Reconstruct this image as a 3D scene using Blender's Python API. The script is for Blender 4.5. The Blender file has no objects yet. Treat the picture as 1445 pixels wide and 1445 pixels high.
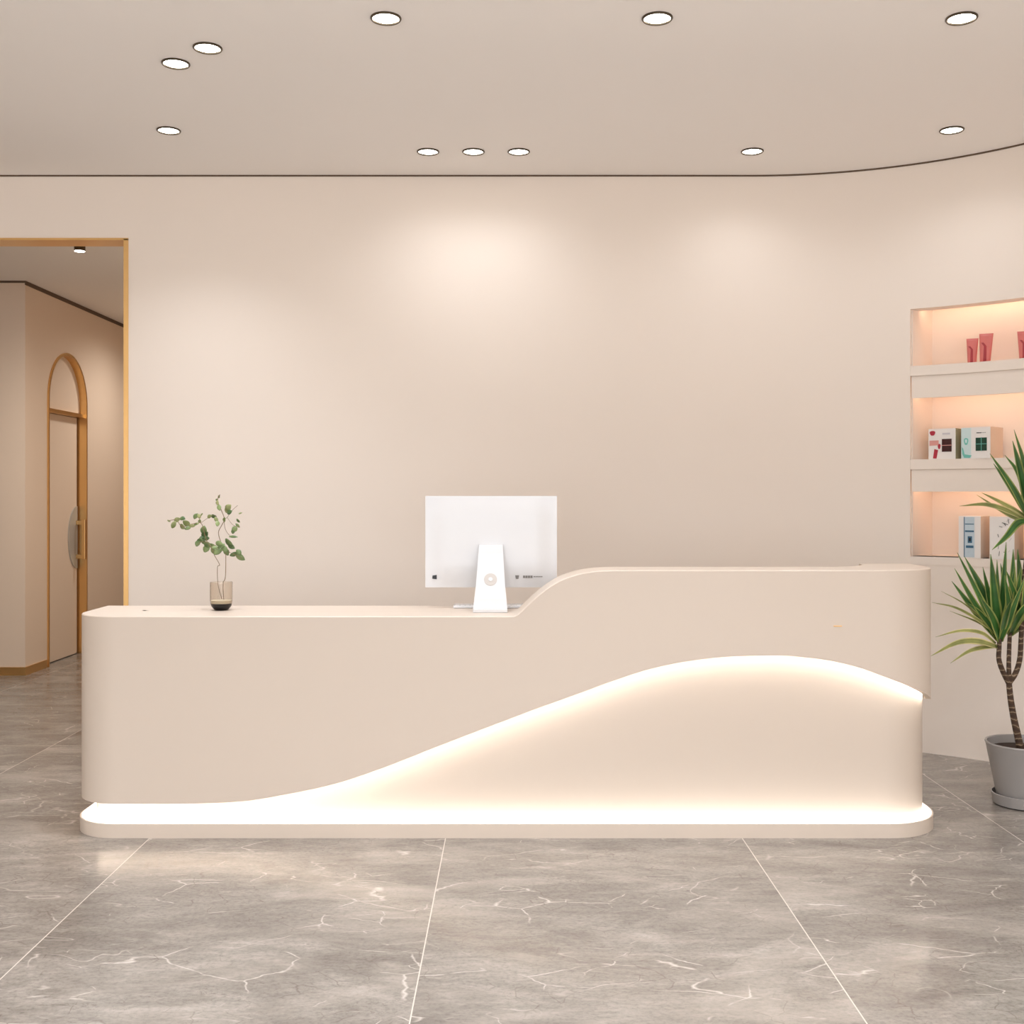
import bpy, bmesh, math, random
from mathutils import Vector, Matrix
random.seed(7)
S = bpy.context.scene
COL = S.collection
F = 1600.0; CX = 722.5; CY = 700.0; EYE = 1.4

def W(px, py, D):
    """the point of the room that lies D metres in front of the camera's plane"""
    return Vector(((px - CX) / F * D, D, EYE - (py - CY) / F * D))

# ------------------------------------------------------------------ materials
def srgb(r, g, b):
    def c(v):
        v /= 255.0
        return v / 12.92 if v <= 0.04045 else ((v + 0.055) / 1.055) ** 2.4
    return (c(r), c(g), c(b), 1.0)

def new_mat(name):
    m = bpy.data.materials.new(name); m.use_nodes = True
    nt = m.node_tree
    return m, nt, nt.nodes['Principled BSDF']

def N(nt, kind, **kw):
    n = nt.nodes.new(kind)
    for k, v in kw.items():
        setattr(n, k, v)
    return n

def mat(name, col, rough=0.6, metal=0.0, var=0.03, scale=6.0, spec=None, bump=0.0, bscale=200.0, **inp):
    m, nt, b = new_mat(name)
    tc = N(nt, 'ShaderNodeTexCoord'); nz = N(nt, 'ShaderNodeTexNoise')
    nz.inputs['Scale'].default_value = scale
    nt.links.new(tc.outputs['Object'], nz.inputs['Vector'])
    mx = N(nt, 'ShaderNodeMix', data_type='RGBA')
    c = srgb(*col)
    mx.inputs[6].default_value = tuple(max(0, v * (1 - var)) for v in c[:3]) + (1,)
    mx.inputs[7].default_value = tuple(min(1, v * (1 + var)) for v in c[:3]) + (1,)
    nt.links.new(nz.outputs['Fac'], mx.inputs[0])
    nt.links.new(mx.outputs[2], b.inputs['Base Color'])
    b.inputs['Roughness'].default_value = rough
    b.inputs['Metallic'].default_value = metal
    if spec is not None: b.inputs['Specular IOR Level'].default_value = spec
    for k, v in inp.items():
        b.inputs[k.replace('_', ' ')].default_value = v
    if bump:
        n2 = N(nt, 'ShaderNodeTexNoise'); n2.inputs['Scale'].default_value = bscale
        nt.links.new(tc.outputs['Object'], n2.inputs['Vector'])
        bp = N(nt, 'ShaderNodeBump'); bp.inputs['Strength'].default_value = bump
        bp.inputs['Distance'].default_value = 0.002
        nt.links.new(n2.outputs['Fac'], bp.inputs['Height'])
        nt.links.new(bp.outputs['Normal'], b.inputs['Normal'])
    return m

def emit(name, col, strength):
    m, nt, b = new_mat(name)
    b.inputs['Base Color'].default_value = (0.9, 0.9, 0.9, 1)
    b.inputs['Emission Color'].default_value = srgb(*col)
    b.inputs['Emission Strength'].default_value = strength
    return m

M = {}
M['wall'] = mat('wall_paint', (240, 229, 218), 0.75, var=0.015, scale=1.2, bump=0.05, bscale=350)
M['ceiling'] = mat('ceiling_paint', (247, 243, 239), 0.85, var=0.012, scale=0.8)
M['corridor'] = mat('corridor_paint', (232, 212, 192), 0.7, var=0.02, scale=1.0)
M['desk'] = mat('desk_lacquer', (206, 192, 178), 0.42, var=0.012, scale=1.5)
M['desk_top'] = mat('desk_top_lacquer', (206, 192, 178), 0.4, var=0.012, scale=1.5)
M['brass'] = mat('brushed_brass', (232, 190, 128), 0.3, 1.0, var=0.06, scale=4)
M['bronze'] = mat('dark_bronze', (92, 76, 54), 0.35, 0.8, var=0.1, scale=20)
M['dark_trim'] = mat('brown_shade_strip', (96, 76, 58), 0.6, var=0.05)
M['chrome'] = mat('dark_chrome', (92, 82, 68), 0.3, 0.9, var=0.1, scale=30)
M['lens'] = emit('downlight_lens', (255, 250, 240), 12)
M['led'] = emit('led_strip', (255, 249, 240), 30)
M['led_foot'] = emit('led_foot_lens', (255, 249, 240), 2.9)
M['led_warm'] = emit('shelf_led', (255, 206, 172), 6.5)
M['white_plastic'] = mat('white_plastic', (214, 214, 215), 0.22, var=0.01)
M['grey_plastic'] = mat('grey_plastic', (188, 182, 176), 0.4, var=0.04)
M['black'] = mat('black_plastic', (22, 22, 24), 0.4)
M['ink'] = mat('grey_ink', (120, 116, 112), 0.6)
M['screen'] = mat('screen_glass', (10, 10, 12), 0.08)
M['pot'] = mat('grey_ceramic', (150, 146, 143), 0.25, var=0.03, scale=3)
M['soil'] = mat('soil', (48, 34, 26), 0.95, var=0.5, scale=60, bump=1.0, bscale=120)
M['stem'] = mat('twig_bark', (128, 104, 76), 0.7, var=0.2, scale=40)
M['dark_base'] = mat('black_glass_base', (14, 10, 8), 0.08)
M['sand'] = mat('pale_sand', (236, 226, 200), 0.8, var=0.08, scale=150)

def glass(name, tint, rough=0.02):
    m, nt, b = new_mat(name)
    b.inputs['Base Color'].default_value = srgb(*tint)
    b.inputs['Transmission Weight'].default_value = 1.0
    b.inputs['Roughness'].default_value = rough
    b.inputs['IOR'].default_value = 1.45
    return m
M['glass'] = glass('smoked_glass', (242, 236, 228), 0.0)
M['acrylic'] = mat('frosted_acrylic', (226, 220, 212), 0.35, var=0.02)
M['acrylic'].node_tree.nodes['Principled BSDF'].inputs['Transmission Weight'].default_value = 0.45

def leaf_mat(name, c1, c2, scale):
    m, nt, b = new_mat(name)
    tc = N(nt, 'ShaderNodeTexCoord'); nz = N(nt, 'ShaderNodeTexNoise')
    nz.inputs['Scale'].default_value = scale
    nt.links.new(tc.outputs['Object'], nz.inputs['Vector'])
    rp = N(nt, 'ShaderNodeValToRGB')
    rp.color_ramp.elements[0].position = 0.35; rp.color_ramp.elements[0].color = srgb(*c1)
    rp.color_ramp.elements[1].position = 0.65; rp.color_ramp.elements[1].color = srgb(*c2)
    nt.links.new(nz.outputs['Fac'], rp.inputs['Fac'])
    nt.links.new(rp.outputs['Color'], b.inputs['Base Color'])
    b.inputs['Roughness'].default_value = 0.5
    return m
M['leaf'] = leaf_mat('eucalyptus_leaf', (70, 96, 52), (136, 152, 98), 16)
M['leaf_pale'] = leaf_mat('young_leaf', (112, 124, 70), (172, 176, 124), 18)

def blade_mat(name, edge, mid):
    m, nt, b = new_mat(name)
    uv = N(nt, 'ShaderNodeUVMap'); sp = N(nt, 'ShaderNodeSeparateXYZ')
    nt.links.new(uv.outputs['UV'], sp.inputs['Vector'])
    rp = N(nt, 'ShaderNodeValToRGB')
    e = rp.color_ramp.elements
    e[0].position = 0.0; e[0].color = srgb(*edge)
    e[1].position = 1.0; e[1].color = srgb(*edge)
    for p, c in ((0.10, edge), (0.22, mid), (0.5, tuple(min(255, v + 18) for v in mid)), (0.78, mid), (0.90, edge)):
        x = e.new(p); x.color = srgb(*c)
    nt.links.new(sp.outputs['X'], rp.inputs['Fac'])
    nz = N(nt, 'ShaderNodeTexNoise'); nz.inputs['Scale'].default_value = 9
    tc = N(nt, 'ShaderNodeTexCoord'); nt.links.new(tc.outputs['Object'], nz.inputs['Vector'])
    mx = N(nt, 'ShaderNodeMix', data_type='RGBA', blend_type='MULTIPLY')
    r2 = N(nt, 'ShaderNodeValToRGB')
    r2.color_ramp.elements[0].position = 0.35; r2.color_ramp.elements[0].color = (0.55, 0.6, 0.5, 1)
    r2.color_ramp.elements[1].position = 0.7; r2.color_ramp.elements[1].color = (1.25, 1.2, 1.1, 1)
    nt.links.new(nz.outputs['Fac'], r2.inputs['Fac'])
    mx.inputs[0].default_value = 1.0
    nt.links.new(rp.outputs['Color'], mx.inputs[6]); nt.links.new(r2.outputs['Color'], mx.inputs[7])
    nt.links.new(mx.outputs[2], b.inputs['Base Color'])
    b.inputs['Roughness'].default_value = 0.38
    return m
M['blade'] = blade_mat('variegated_blade', (150, 160, 88), (44, 92, 36))
M['blade_pale'] = blade_mat('pale_blade', (206, 196, 146), (128, 132, 72))

def trunk_mat():
    m, nt, b = new_mat('ringed_bark')
    tc = N(nt, 'ShaderNodeTexCoord'); sp = N(nt, 'ShaderNodeSeparateXYZ')
    nt.links.new(tc.outputs['Object'], sp.inputs['Vector'])
    nz = N(nt, 'ShaderNodeTexNoise'); nz.inputs['Scale'].default_value = 18
    nt.links.new(tc.outputs['Object'], nz.inputs['Vector'])
    wv = N(nt, 'ShaderNodeTexWave', wave_type='BANDS', bands_direction='Z')
    wv.inputs['Scale'].default_value = 11; wv.inputs['Distortion'].default_value = 3.5
    wv.inputs['Detail Scale'].default_value = 3
    nt.links.new(tc.outputs['Object'], wv.inputs['Vector'])
    rp = N(nt, 'ShaderNodeValToRGB')
    rp.color_ramp.elements[0].position = 0.0; rp.color_ramp.elements[0].color = srgb(66, 48, 36)
    rp.color_ramp.elements[1].position = 1.0; rp.color_ramp.elements[1].color = srgb(150, 130, 106)
    x = rp.color_ramp.elements.new(0.9); x.color = srgb(84, 64, 46)
    nt.links.new(wv.outputs['Fac'], rp.inputs['Fac'])
    nt.links.new(rp.outputs['Color'], b.inputs['Base Color'])
    b.inputs['Roughness'].default_value = 0.8
    bp = N(nt, 'ShaderNodeBump'); bp.inputs['Strength'].default_value = 0.5; bp.inputs['Distance'].default_value = 0.004
    nt.links.new(wv.outputs['Fac'], bp.inputs['Height']); nt.links.new(bp.outputs['Normal'], b.inputs['Normal'])
    return m
M['trunk'] = trunk_mat()

def floor_mat():
    m, nt, b = new_mat('polished_grey_stone_tile')
    L = nt.links.new
    tc = N(nt, 'ShaderNodeTexCoord'); sp = N(nt, 'ShaderNodeSeparateXYZ')
    L(tc.outputs['Object'], sp.inputs['Vector'])
    def math_(op, a, bb=None):
        n = N(nt, 'ShaderNodeMath', operation=op)
        for i, v in enumerate((a, bb)):
            if v is None: continue
            if isinstance(v, (int, float)): n.inputs[i].default_value = v
            else: L(v, n.inputs[i])
        return n.outputs[0]
    joint = None; tile = None
    for axis, js in (('X', (-6.06, -4.85, -3.66, -2.58, -1.483, -0.272, 0.942, 2.07, 3.2)), ('Y', (-2.1, 0.35, 2.75, 6.36, 9.0, 11.4))):
        for k, j in enumerate(js):
            d = math_('SUBTRACT', sp.outputs[axis], j)
            near = math_('LESS_THAN', math_('ABSOLUTE', d), 0.0019 if axis == 'X' else 0.0024)
            joint = near if joint is None else math_('MAXIMUM', joint, near)
            side = math_('MULTIPLY', math_('GREATER_THAN', d, 0.0), 3.7 if axis == 'X' else 11.3)
            tile = side if tile is None else math_('ADD', tile, side)
    # every tile reads another part of the slab
    off = N(nt, 'ShaderNodeCombineXYZ'); L(tile, off.inputs['X']); L(math_('MULTIPLY', tile, 1.7), off.inputs['Y'])
    add = N(nt, 'ShaderNodeVectorMath', operation='ADD'); L(tc.outputs['Object'], add.inputs[0]); L(off.outputs[0], add.inputs[1])
    def mapped(rot, scale):
        mp = N(nt, 'ShaderNodeMapping'); mp.inputs['Rotation'].default_value = (0, 0, rot); mp.inputs['Scale'].default_value = scale
        L(add.outputs[0], mp.inputs['Vector']); return mp.outputs[0]
    def noise(vec, scale, detail=6, rough=0.6, dist=0.0):
        n = N(nt, 'ShaderNodeTexNoise'); n.inputs['Scale'].default_value = scale; n.inputs['Detail'].default_value = detail
        n.inputs['Roughness'].default_value = rough; n.inputs['Distortion'].default_value = dist
        L(vec, n.inputs['Vector']); return n.outputs['Fac']
    def ramp(fac, stops):
        r = N(nt, 'ShaderNodeValToRGB'); e = r.color_ramp.elements
        e[0].position, e[0].color = stops[0][0], stops[0][1]; e[1].position, e[1].color = stops[-1][0], stops[-1][1]
        for p, c in stops[1:-1]:
            x = e.new(p); x.color = c
        L(fac, r.inputs['Fac']); return r.outputs['Color']
    def mix(fac, a, bb, mode='MIX'):
        n = N(nt, 'ShaderNodeMix', data_type='RGBA', blend_type=mode)
        for i, v in ((0, fac), (6, a), (7, bb)):
            if isinstance(v, (int, float)): n.inputs[i].default_value = v
            elif isinstance(v, tuple): n.inputs[i].default_value = v
            else: L(v, n.inputs[i])
        return n.outputs[2]
    g = lambda v: (v, v, v, 1)
    streak = noise(mapped(0.55, (1.0, 2.6, 1)), 1.7, 10, 0.64, 0.9)
    base = ramp(streak, [(0.28, srgb(110, 104, 98)), (0.46, srgb(130, 124, 117)), (0.58, srgb(143, 137, 130)), (0.75, srgb(165, 159, 151))])
    fine = noise(mapped(0.45, (1.0, 2.6, 1)), 11, 8, 0.72, 0.7)
    base = mix(1.0, base, ramp(fine, [(0.3, g(0.80)), (0.55, g(1.0)), (0.75, g(1.12))]), 'MULTIPLY')
    grain = noise(mapped(0.0, (1, 1.3, 1)), 60, 4, 0.7)
    base = mix(1.0, base, ramp(grain, [(0.3, g(0.70)), (0.5, g(1.0)), (0.72, g(1.14))]), 'MULTIPLY')
    # dark hair cracks along the streaks
    dk = noise(mapped(-0.3, (1.0, 3.0, 1)), 5.5, 5, 0.6, 1.6)
    dkl = ramp(math_('ABSOLUTE', math_('SUBTRACT', dk, 0.44)), [(0.0, g(1)), (0.010, g(0))])
    dmask = ramp(noise(mapped(0, (1, 1, 1)), 3.0), [(0.44, g(0)), (0.58, g(1))])
    base = mix(math_('MULTIPLY', math_('MULTIPLY', dkl, dmask), 0.6), base, srgb(88, 78, 70))
    # pale veins
    def veins(rot, sc, scale, dist, lvl, w, mlo, mhi, mscale):
        v = noise(mapped(rot, sc), scale, 3, 0.5, dist)
        line = ramp(math_('ABSOLUTE', math_('SUBTRACT', v, lvl)), [(0.0, g(1)), (w, g(0))])
        msk = ramp(noise(mapped(rot + 1.0, (1, 1, 1)), mscale, 2), [(mlo, g(0)), (mhi, g(1))])
        return math_('MULTIPLY', line, msk)
    def cracks(rot, sc, scale, w, mlo, mhi, mscale):
        wob = N(nt, 'ShaderNodeTexNoise'); wob.inputs['Scale'].default_value = 3.0; wob.inputs['Detail'].default_value = 4
        vec = mapped(rot, sc); L(vec, wob.inputs['Vector'])
        mv = N(nt, 'ShaderNodeVectorMath', operation='MULTIPLY_ADD'); L(wob.outputs['Color'], mv.inputs[0])
        mv.inputs[1].default_value = (0.16, 0.16, 0.16); L(vec, mv.inputs[2])
        vo = N(nt, 'ShaderNodeTexVoronoi', feature='DISTANCE_TO_EDGE'); vo.inputs['Scale'].default_value = scale
        L(mv.outputs[0], vo.inputs['Vector'])
        line = ramp(vo.outputs['Distance'], [(0.0, g(1)), (w, g(0))])
        msk = ramp(noise(mapped(rot + 0.7, (1, 1, 1)), mscale, 3), [(mlo, g(0)), (mhi, g(1))])
        return math_('MULTIPLY', line, msk)
    base = mix(math_('MULTIPLY', veins(0.5, (1, 1.9, 1), 1.8, 0.4, 0.5, 0.006, 0.52, 0.62, 2.2), 0.5), base, srgb(214, 206, 197))
    base = mix(math_('MULTIPLY', cracks(-0.6, (1, 1.7, 1), 2.6, 0.012, 0.54, 0.60, 3.3), 0.6), base, srgb(222, 214, 205))
    base = mix(math_('MULTIPLY', cracks(0.5, (1, 2.2, 1), 4.6, 0.014, 0.56, 0.62, 4.1), 0.55), base, srgb(222, 214, 205))
    base = mix(math_('MULTIPLY', cracks(0.1, (1, 1.5, 1), 7.5, 0.020, 0.50, 0.57, 5.0), 0.6), base, srgb(92, 82, 74))
    cloud = ramp(noise(mapped(-0.7, (1, 2.4, 1)), 1.3, 7, 0.6, 0.8), [(0.50, g(0)), (0.68, g(1))])
    base = mix(math_('MULTIPLY', cloud, 0.35), base, srgb(196, 187, 177))
    fin = mix(joint, base, srgb(204, 195, 185))
    L(fin, b.inputs['Base Color'])
    rr = ramp(fine, [(0.3, g(0.16)), (0.7, g(0.25))])
    L(rr, b.inputs['Roughness'])
    b.inputs['Specular IOR Level'].default_value = 0.5
    return m
M['floor'] = floor_mat()

# ------------------------------------------------------------------ mesh helpers
def link(name, me, m=None, parent=None, smooth=False):
    o = bpy.data.objects.new(name, me); COL.objects.link(o)
    if m is not None:
        for mm in (m if isinstance(m, (list, tuple)) else [m]): me.materials.append(mm)
    if parent is not None:
        o.parent = parent
        o.matrix_parent_inverse = parent.matrix_basis.inverted()
    if smooth:
        for p in me.polygons: p.use_smooth = True
    return o

def mesh(name, vs, fs, m=None, parent=None, smooth=False, fix=True):
    me = bpy.data.meshes.new(name); me.from_pydata([tuple(v) for v in vs], [], fs)
    if fix:
        bm = bmesh.new(); bm.from_mesh(me)
        bmesh.ops.recalc_face_normals(bm, faces=bm.faces); bm.to_mesh(me); bm.free()
    me.update()
    return link(name, me, m, parent, smooth)

def auto_smooth(o, ang=35):
    me = o.data
    for p in me.polygons: p.use_smooth = True
    bm = bmesh.new(); bm.from_mesh(me)
    for e in bm.edges:
        if len(e.link_faces) == 2 and e.calc_face_angle(0) > math.radians(ang): e.smooth = False
    bm.to_mesh(me); bm.free()

def bevel(o, w=0.004, seg=2, ang=40):
    md = o.modifiers.new('bevel', 'BEVEL'); md.width = w; md.segments = seg
    md.limit_method = 'ANGLE'; md.angle_limit = math.radians(ang)

class MB:
    def __init__(s): s.v = []; s.f = []
    def prism(s, poly, z0, z1, axis='z'):
        """poly of 2D points extruded; axis z -> (x,y,z); axis x -> poly is (y,z); axis y -> poly is (x,z)"""
        n = len(poly); b = len(s.v)
        for z in (z0, z1):
            for p, q in poly:
                s.v.append({'z': (p, q, z), 'x': (z, p, q), 'y': (p, z, q)}[axis])
        s.f.append(list(range(b, b + n))[::-1]); s.f.append(list(range(b + n, b + 2 * n)))
        for i in range(n):
            j = (i + 1) % n
            s.f.append([b + i, b + j, b + n + j, b + n + i])
        return s
    def box(s, x0, x1, y0, y1, z0, z1): return s.prism([(x0, y0), (x1, y0), (x1, y1), (x0, y1)], z0, z1)
    def obox(s, o, u, v, w):
        """box from corner o along the vectors u, v, w"""
        b = len(s.v); o, u, v, w = map(Vector, (o, u, v, w))
        for c in (0, 1):
            for p in (o, o + u, o + u + v, o + v): s.v.append(tuple(p + w * c))
        s.f += [[b, b + 3, b + 2, b + 1], [b + 4, b + 5, b + 6, b + 7], [b, b + 1, b + 5, b + 4], [b + 1, b + 2, b + 6, b + 5], [b + 2, b + 3, b + 7, b + 6], [b + 3, b, b + 4, b + 7]]
        return s
    def lathe(s, prof, c=(0, 0, 0), n=40):
        b = len(s.v); k = len(prof)
        for i in range(n):
            a = 2 * math.pi * i / n
            for r, z in prof: s.v.append((c[0] + r * math.cos(a), c[1] + r * math.sin(a), c[2] + z))
        for i in range(n):
            i2 = (i + 1) % n
            for j in range(k - 1):
                s.f.append([b + i * k + j, b + i2 * k + j, b + i2 * k + j + 1, b + i * k + j + 1])
        return s
    def tube(s, pts, rad, n=10):
        pts = [Vector(p) for p in pts]; rads = rad if isinstance(rad, (list, tuple)) else [rad] * len(pts)
        b = len(s.v); up = Vector((0.13, 1, 0.07)).normalized()
        for i, p in enumerate(pts):
            t = (pts[min(i + 1, len(pts) - 1)] - pts[max(i - 1, 0)]).normalized()
            a = t.cross(up)
            if a.length < 1e-3: a = t.cross(Vector((1, 0, 0)))
            a.normalize(); c = a.cross(t)
            for k in range(n):
                an = 2 * math.pi * k / n
                s.v.append(tuple(p + (a * math.cos(an) + c * math.sin(an)) * rads[i]))
        for i in range(len(pts) - 1):
            for k in range(n):
                k2 = (k + 1) % n
                s.f.append([b + i * n + k, b + i * n + k2, b + (i + 1) * n + k2, b + (i + 1) * n + k])
        s.f.append([b + k for k in range(n)][::-1]); s.f.append([b + (len(pts) - 1) * n + k for k in range(n)])
        return s
    def build(s, name, m=None, parent=None, smooth=False, merge=False):
        o = mesh(name, s.v, s.f, m, parent, False)
        if merge:
            bm = bmesh.new(); bm.from_mesh(o.data)
            bmesh.ops.remove_doubles(bm, verts=bm.verts, dist=1e-6)
            bmesh.ops.recalc_face_normals(bm, faces=bm.faces); bm.to_mesh(o.data); bm.free()
        if smooth: auto_smooth(o)
        return o

def spline(pts, n=8):
    """smooth Catmull-Rom line through the points"""
    pts = [Vector(p) for p in pts]; out = []
    P = [pts[0] * 2 - pts[1]] + pts + [pts[-1] * 2 - pts[-2]]
    for i in range(1, len(P) - 2):
        for k in range(n):
            t = k / n; a, b, c, d = P[i - 1], P[i], P[i + 1], P[i + 2]
            out.append(0.5 * ((2 * b) + (c - a) * t + (2 * a - 5 * b + 4 * c - d) * t * t + (3 * b - 3 * c + d - a) * t ** 3))
    out.append(pts[-1]); return out

def interp(tab, x):
    if x <= tab[0][0]: return tab[0][1]
    for i in range(len(tab) - 1):
        if x <= tab[i + 1][0]:
            x0, y0 = tab[i]; x1, y1 = tab[i + 1]; h = x1 - x0; t = (x - x0) / h
            def sl(k):
                if k <= 0 or k >= len(tab) - 1: return None
                a = (tab[k][1] - tab[k - 1][1]) / (tab[k][0] - tab[k - 1][0]); b = (tab[k + 1][1] - tab[k][1]) / (tab[k + 1][0] - tab[k][0])
                return 0.0 if a * b <= 0 else 2 * a * b / (a + b)
            e = (y1 - y0) / h
            m0 = sl(i); m1 = sl(i + 1)
            m0 = e if m0 is None else m0; m1 = e if m1 is None else m1
            return (2 * t ** 3 - 3 * t * t + 1) * y0 + (t ** 3 - 2 * t * t + t) * h * m0 + (-2 * t ** 3 + 3 * t * t) * y1 + (t ** 3 - t * t) * h * m1
    return tab[-1][1]

def tag(o, label=None, cat=None, group=None, kind=None):
    if label: o['label'] = label
    if cat: o['category'] = cat
    if group: o['group'] = group
    if kind: o['kind'] = kind
    return o
def struct(o): o['kind'] = 'structure'; return o
def thing(name, loc, label=None, cat=None, group=None, kind=None):
    o = bpy.data.objects.new(name, None); COL.objects.link(o); o.location = loc; o.empty_display_size = 0.05
    return tag(o, label, cat, group, kind)

# ------------------------------------------------------------------ the room
CZ = 3.22; BACK = 6.43; FRONT = -3.6
struct(MB().box(-8, 4, FRONT - 0.2, 13.2, -0.1, 0).build('floor', M['floor']))
struct(MB().box(-4.75, 3.4, FRONT - 0.2, BACK + 0.15, CZ, CZ + 0.12).build('ceiling', M['ceiling']))
OPR = -2.175; OPL = -4.0; OPH = 2.857
w = MB(); w.box(OPR, 1.36, BACK, BACK + 0.15, 0, CZ); w.box(OPL, OPR, BACK, BACK + 0.15, OPH, CZ); w.box(-4.6, OPL, BACK, BACK + 0.15, 0, CZ)
struct(w.build('wall_back', M['wall'], merge=False))
struct(MB().box(-4.75, -4.6, FRONT, BACK + 0.15, 0, CZ).build('wall_left', M['wall']))
# the curved corner with its niche, then the straight right wall
R = 1.7; AC = (1.36, 4.73); A0 = math.radians(29); A1 = math.radians(61); NZ0 = 1.07; NZ1 = 2.425
def arc(r, a): return (AC[0] + r * math.sin(a), AC[1] + r * math.cos(a))
def arcs(a0, a1, n): return [a0 + (a1 - a0) * i / n for i in range(n + 1)]
def curved(mb, a0, a1, n, z0, z1, ri=R, ro=R + 0.1):
    aa = arcs(a0, a1, n)
    mb.prism([arc(ri, a) for a in aa] + [arc(ro, a) for a in reversed(aa)], z0, z1)
w = MB()
curved(w, 0, A0, 24, 0, CZ); curved(w, A1, math.pi / 2, 24, 0, CZ)
curved(w, A0, A1, 24, 0, NZ0); curved(w, A0, A1, 24, NZ1, CZ)
o = w.build('wall_corner', M['wall'], smooth=True); struct(o)
struct(MB().box(3.06, 3.16, FRONT, 4.73, 0, CZ).build('wall_right', M['wall']))
# niche lining: flat back, straight reveals at 45 degrees
Uv = Vector((math.sqrt(.5), -math.sqrt(.5), 0)); Vv = Vector((math.sqrt(.5), math.sqrt(.5), 0))
p0 = Vector((*arc(R, A0), 0)); p1 = Vector((*arc(R, A1), 0)); NL = (p1 - p0).length; ND = 0.27
def niche(u, v, z=0.0):
    p = p0 + Uv * u + Vv * v; return Vector((p.x, p.y, z))
def niche_front(u): return math.sqrt(R * R - (u - NL / 2) ** 2) - R * math.cos((A1 - A0) / 2)
w = MB()
w.obox(niche(-0.02, 0.03, NZ0 - 0.03), Uv * 0.02, Vv * (ND - 0.01), (0, 0, NZ1 - NZ0 + 0.10))
w.obox(niche(NL, 0.03, NZ0 - 0.03), Uv * 0.02, Vv * (ND - 0.01), (0, 0, NZ1 - NZ0 + 0.10))
w.obox(niche(-0.02, ND, NZ0 - 0.03), Uv * (NL + 0.04), Vv * 0.02, (0, 0, NZ1 - NZ0 + 0.10))
def shelf_poly(u0, u1, lip, vback, n=20):
    us = [u0 + (u1 - u0) * i / n for i in range(n + 1)]
    pts = [niche(u, niche_front(u) - lip) for u in us] + [niche(u1, vback), niche(u0, vback)]
    return [(p.x, p.y) for p in pts]
w.prism(shelf_poly(0.0, NL, -0.03, ND), NZ1 + 0.045, NZ1 + 0.065)
struct(w.build('wall_niche', M['wall']))
# cut reveal in the wall thickness is the arc prism's own end face; the ledge closes the niche's foot
struct(MB().prism(shelf_poly(0.001, NL - 0.001, 0.003, ND), NZ0 - 0.045, NZ0).build('trim_4', M['wall']))
# dark strip standing in for the shade of a shadow gap under the ceiling
pl = [(-4.6, BACK)] + [(1.36, BACK)] + [arc(R, a) for a in arcs(0, math.pi / 2, 40)][1:] + [(3.06, FRONT)]
pin = [(-4.6, BACK - 0.004)] + [(1.36, BACK - 0.004)] + [arc(R - 0.004, a) for a in arcs(0, math.pi / 2, 40)][1:] + [(3.056, FRONT)]
struct(MB().prism(pl + pin[::-1], CZ - 0.0085, CZ).build('trim_1', M['dark_trim']))
# shopfront behind the camera: piers, header and mullions of the glazed front
w = MB(); w.box(-4.6, -4.2, FRONT - 0.15, FRONT, 0, CZ); w.box(2.8, 3.16, FRONT - 0.15, FRONT, 0, CZ)
w.box(-4.2, 2.8, FRONT - 0.15, FRONT, 2.95, CZ)
for x in (-1.9, 0.45): w.box(x - 0.03, x + 0.03, FRONT - 0.1, FRONT - 0.04, 0, 2.95)
struct(w.build('wall_front', M['wall']))

# corridor beyond the opening
CC = 3.08; CWX = -3.80; CFY = 8.85
struct(MB().box(-8, -1.9, BACK + 0.15, 13.2, CC, CC + 0.1).build('ceiling_corridor', M['corridor_c'] if 'corridor_c' in M else M['ceiling']))
struct(MB().box(-2.0, -1.9, BACK + 0.15, 13.2, 0, CC).build('wall_corridor_right', M['corridor']))
struct(MB().box(-8, -1.9, 13.2, 13.3, 0, CC + 0.1).build('wall_corridor_end', M['corridor']))
struct(MB().box(-8.1, -8, BACK, 13.3, 0, CC + 0.1).build('wall_corridor_left', M['corridor']))
struct(MB().box(-8, -4.6, BACK, BACK + 0.15, 0, CC + 0.1).build('wall_corridor_front', M['corridor']))
struct(MB().box(-8, CWX - 0.15, CFY, CFY + 0.1, 0, CC).build('wall_corridor_facing', M['corridor']))
# side wall with the arched recess
DY0 = 9.27; DY1 = 10.12; DR = (DY1 - DY0) / 2; DC = (DY0 + DY1) / 2; SPR = 2.195
def arch(y0, y1, spring, n=24, inset=0.0):
    r = (y1 - y0) / 2 - inset; c = (y0 + y1) / 2
    return [(c - r * math.cos(math.pi * i / n), spring + r * math.sin(math.pi * i / n)) for i in range(n + 1)]
poly = [(CFY, 0), (DY0, 0)] + arch(DY0, DY1, SPR) + [(DY1, 0), (13.2, 0), (13.2, CC), (CFY, CC)]
w = MB().prism(poly, CWX - 0.15, CWX, 'x')
struct(w.build('wall_corridor_side', M['corridor']))
# brown strip painted in for the shadow line along the corridor ceiling, brass skirting at its foot
w = MB(); w.box(-7.9, CWX, CFY - 0.006, CFY, CC - 0.016, CC); w.box(CWX, CWX + 0.006, CFY - 0.006, 13.1, CC - 0.032, CC)
struct(w.build('trim_2', M['dark_trim']))
w = MB(); w.box(-7.9, CWX + 0.008, CFY - 0.008, CFY, 0, 0.065); w.box(CWX, CWX + 0.008, CFY, DY0 - 0.02, 0, 0.065)
struct(w.build('baseboard_corridor', M['brass']))
# brass lining of the opening
w = MB(); w.box(OPR - 0.026, OPR, BACK - 0.006, BACK + 0.16, 0, OPH); w.box(OPL, OPL + 0.026, BACK - 0.006, BACK + 0.16, 0, OPH)
w.box(OPL, OPR, BACK - 0.006, BACK + 0.16, OPH - 0.006, OPH + 0.006)
struct(w.build('trim_3', M['brass']))

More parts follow.
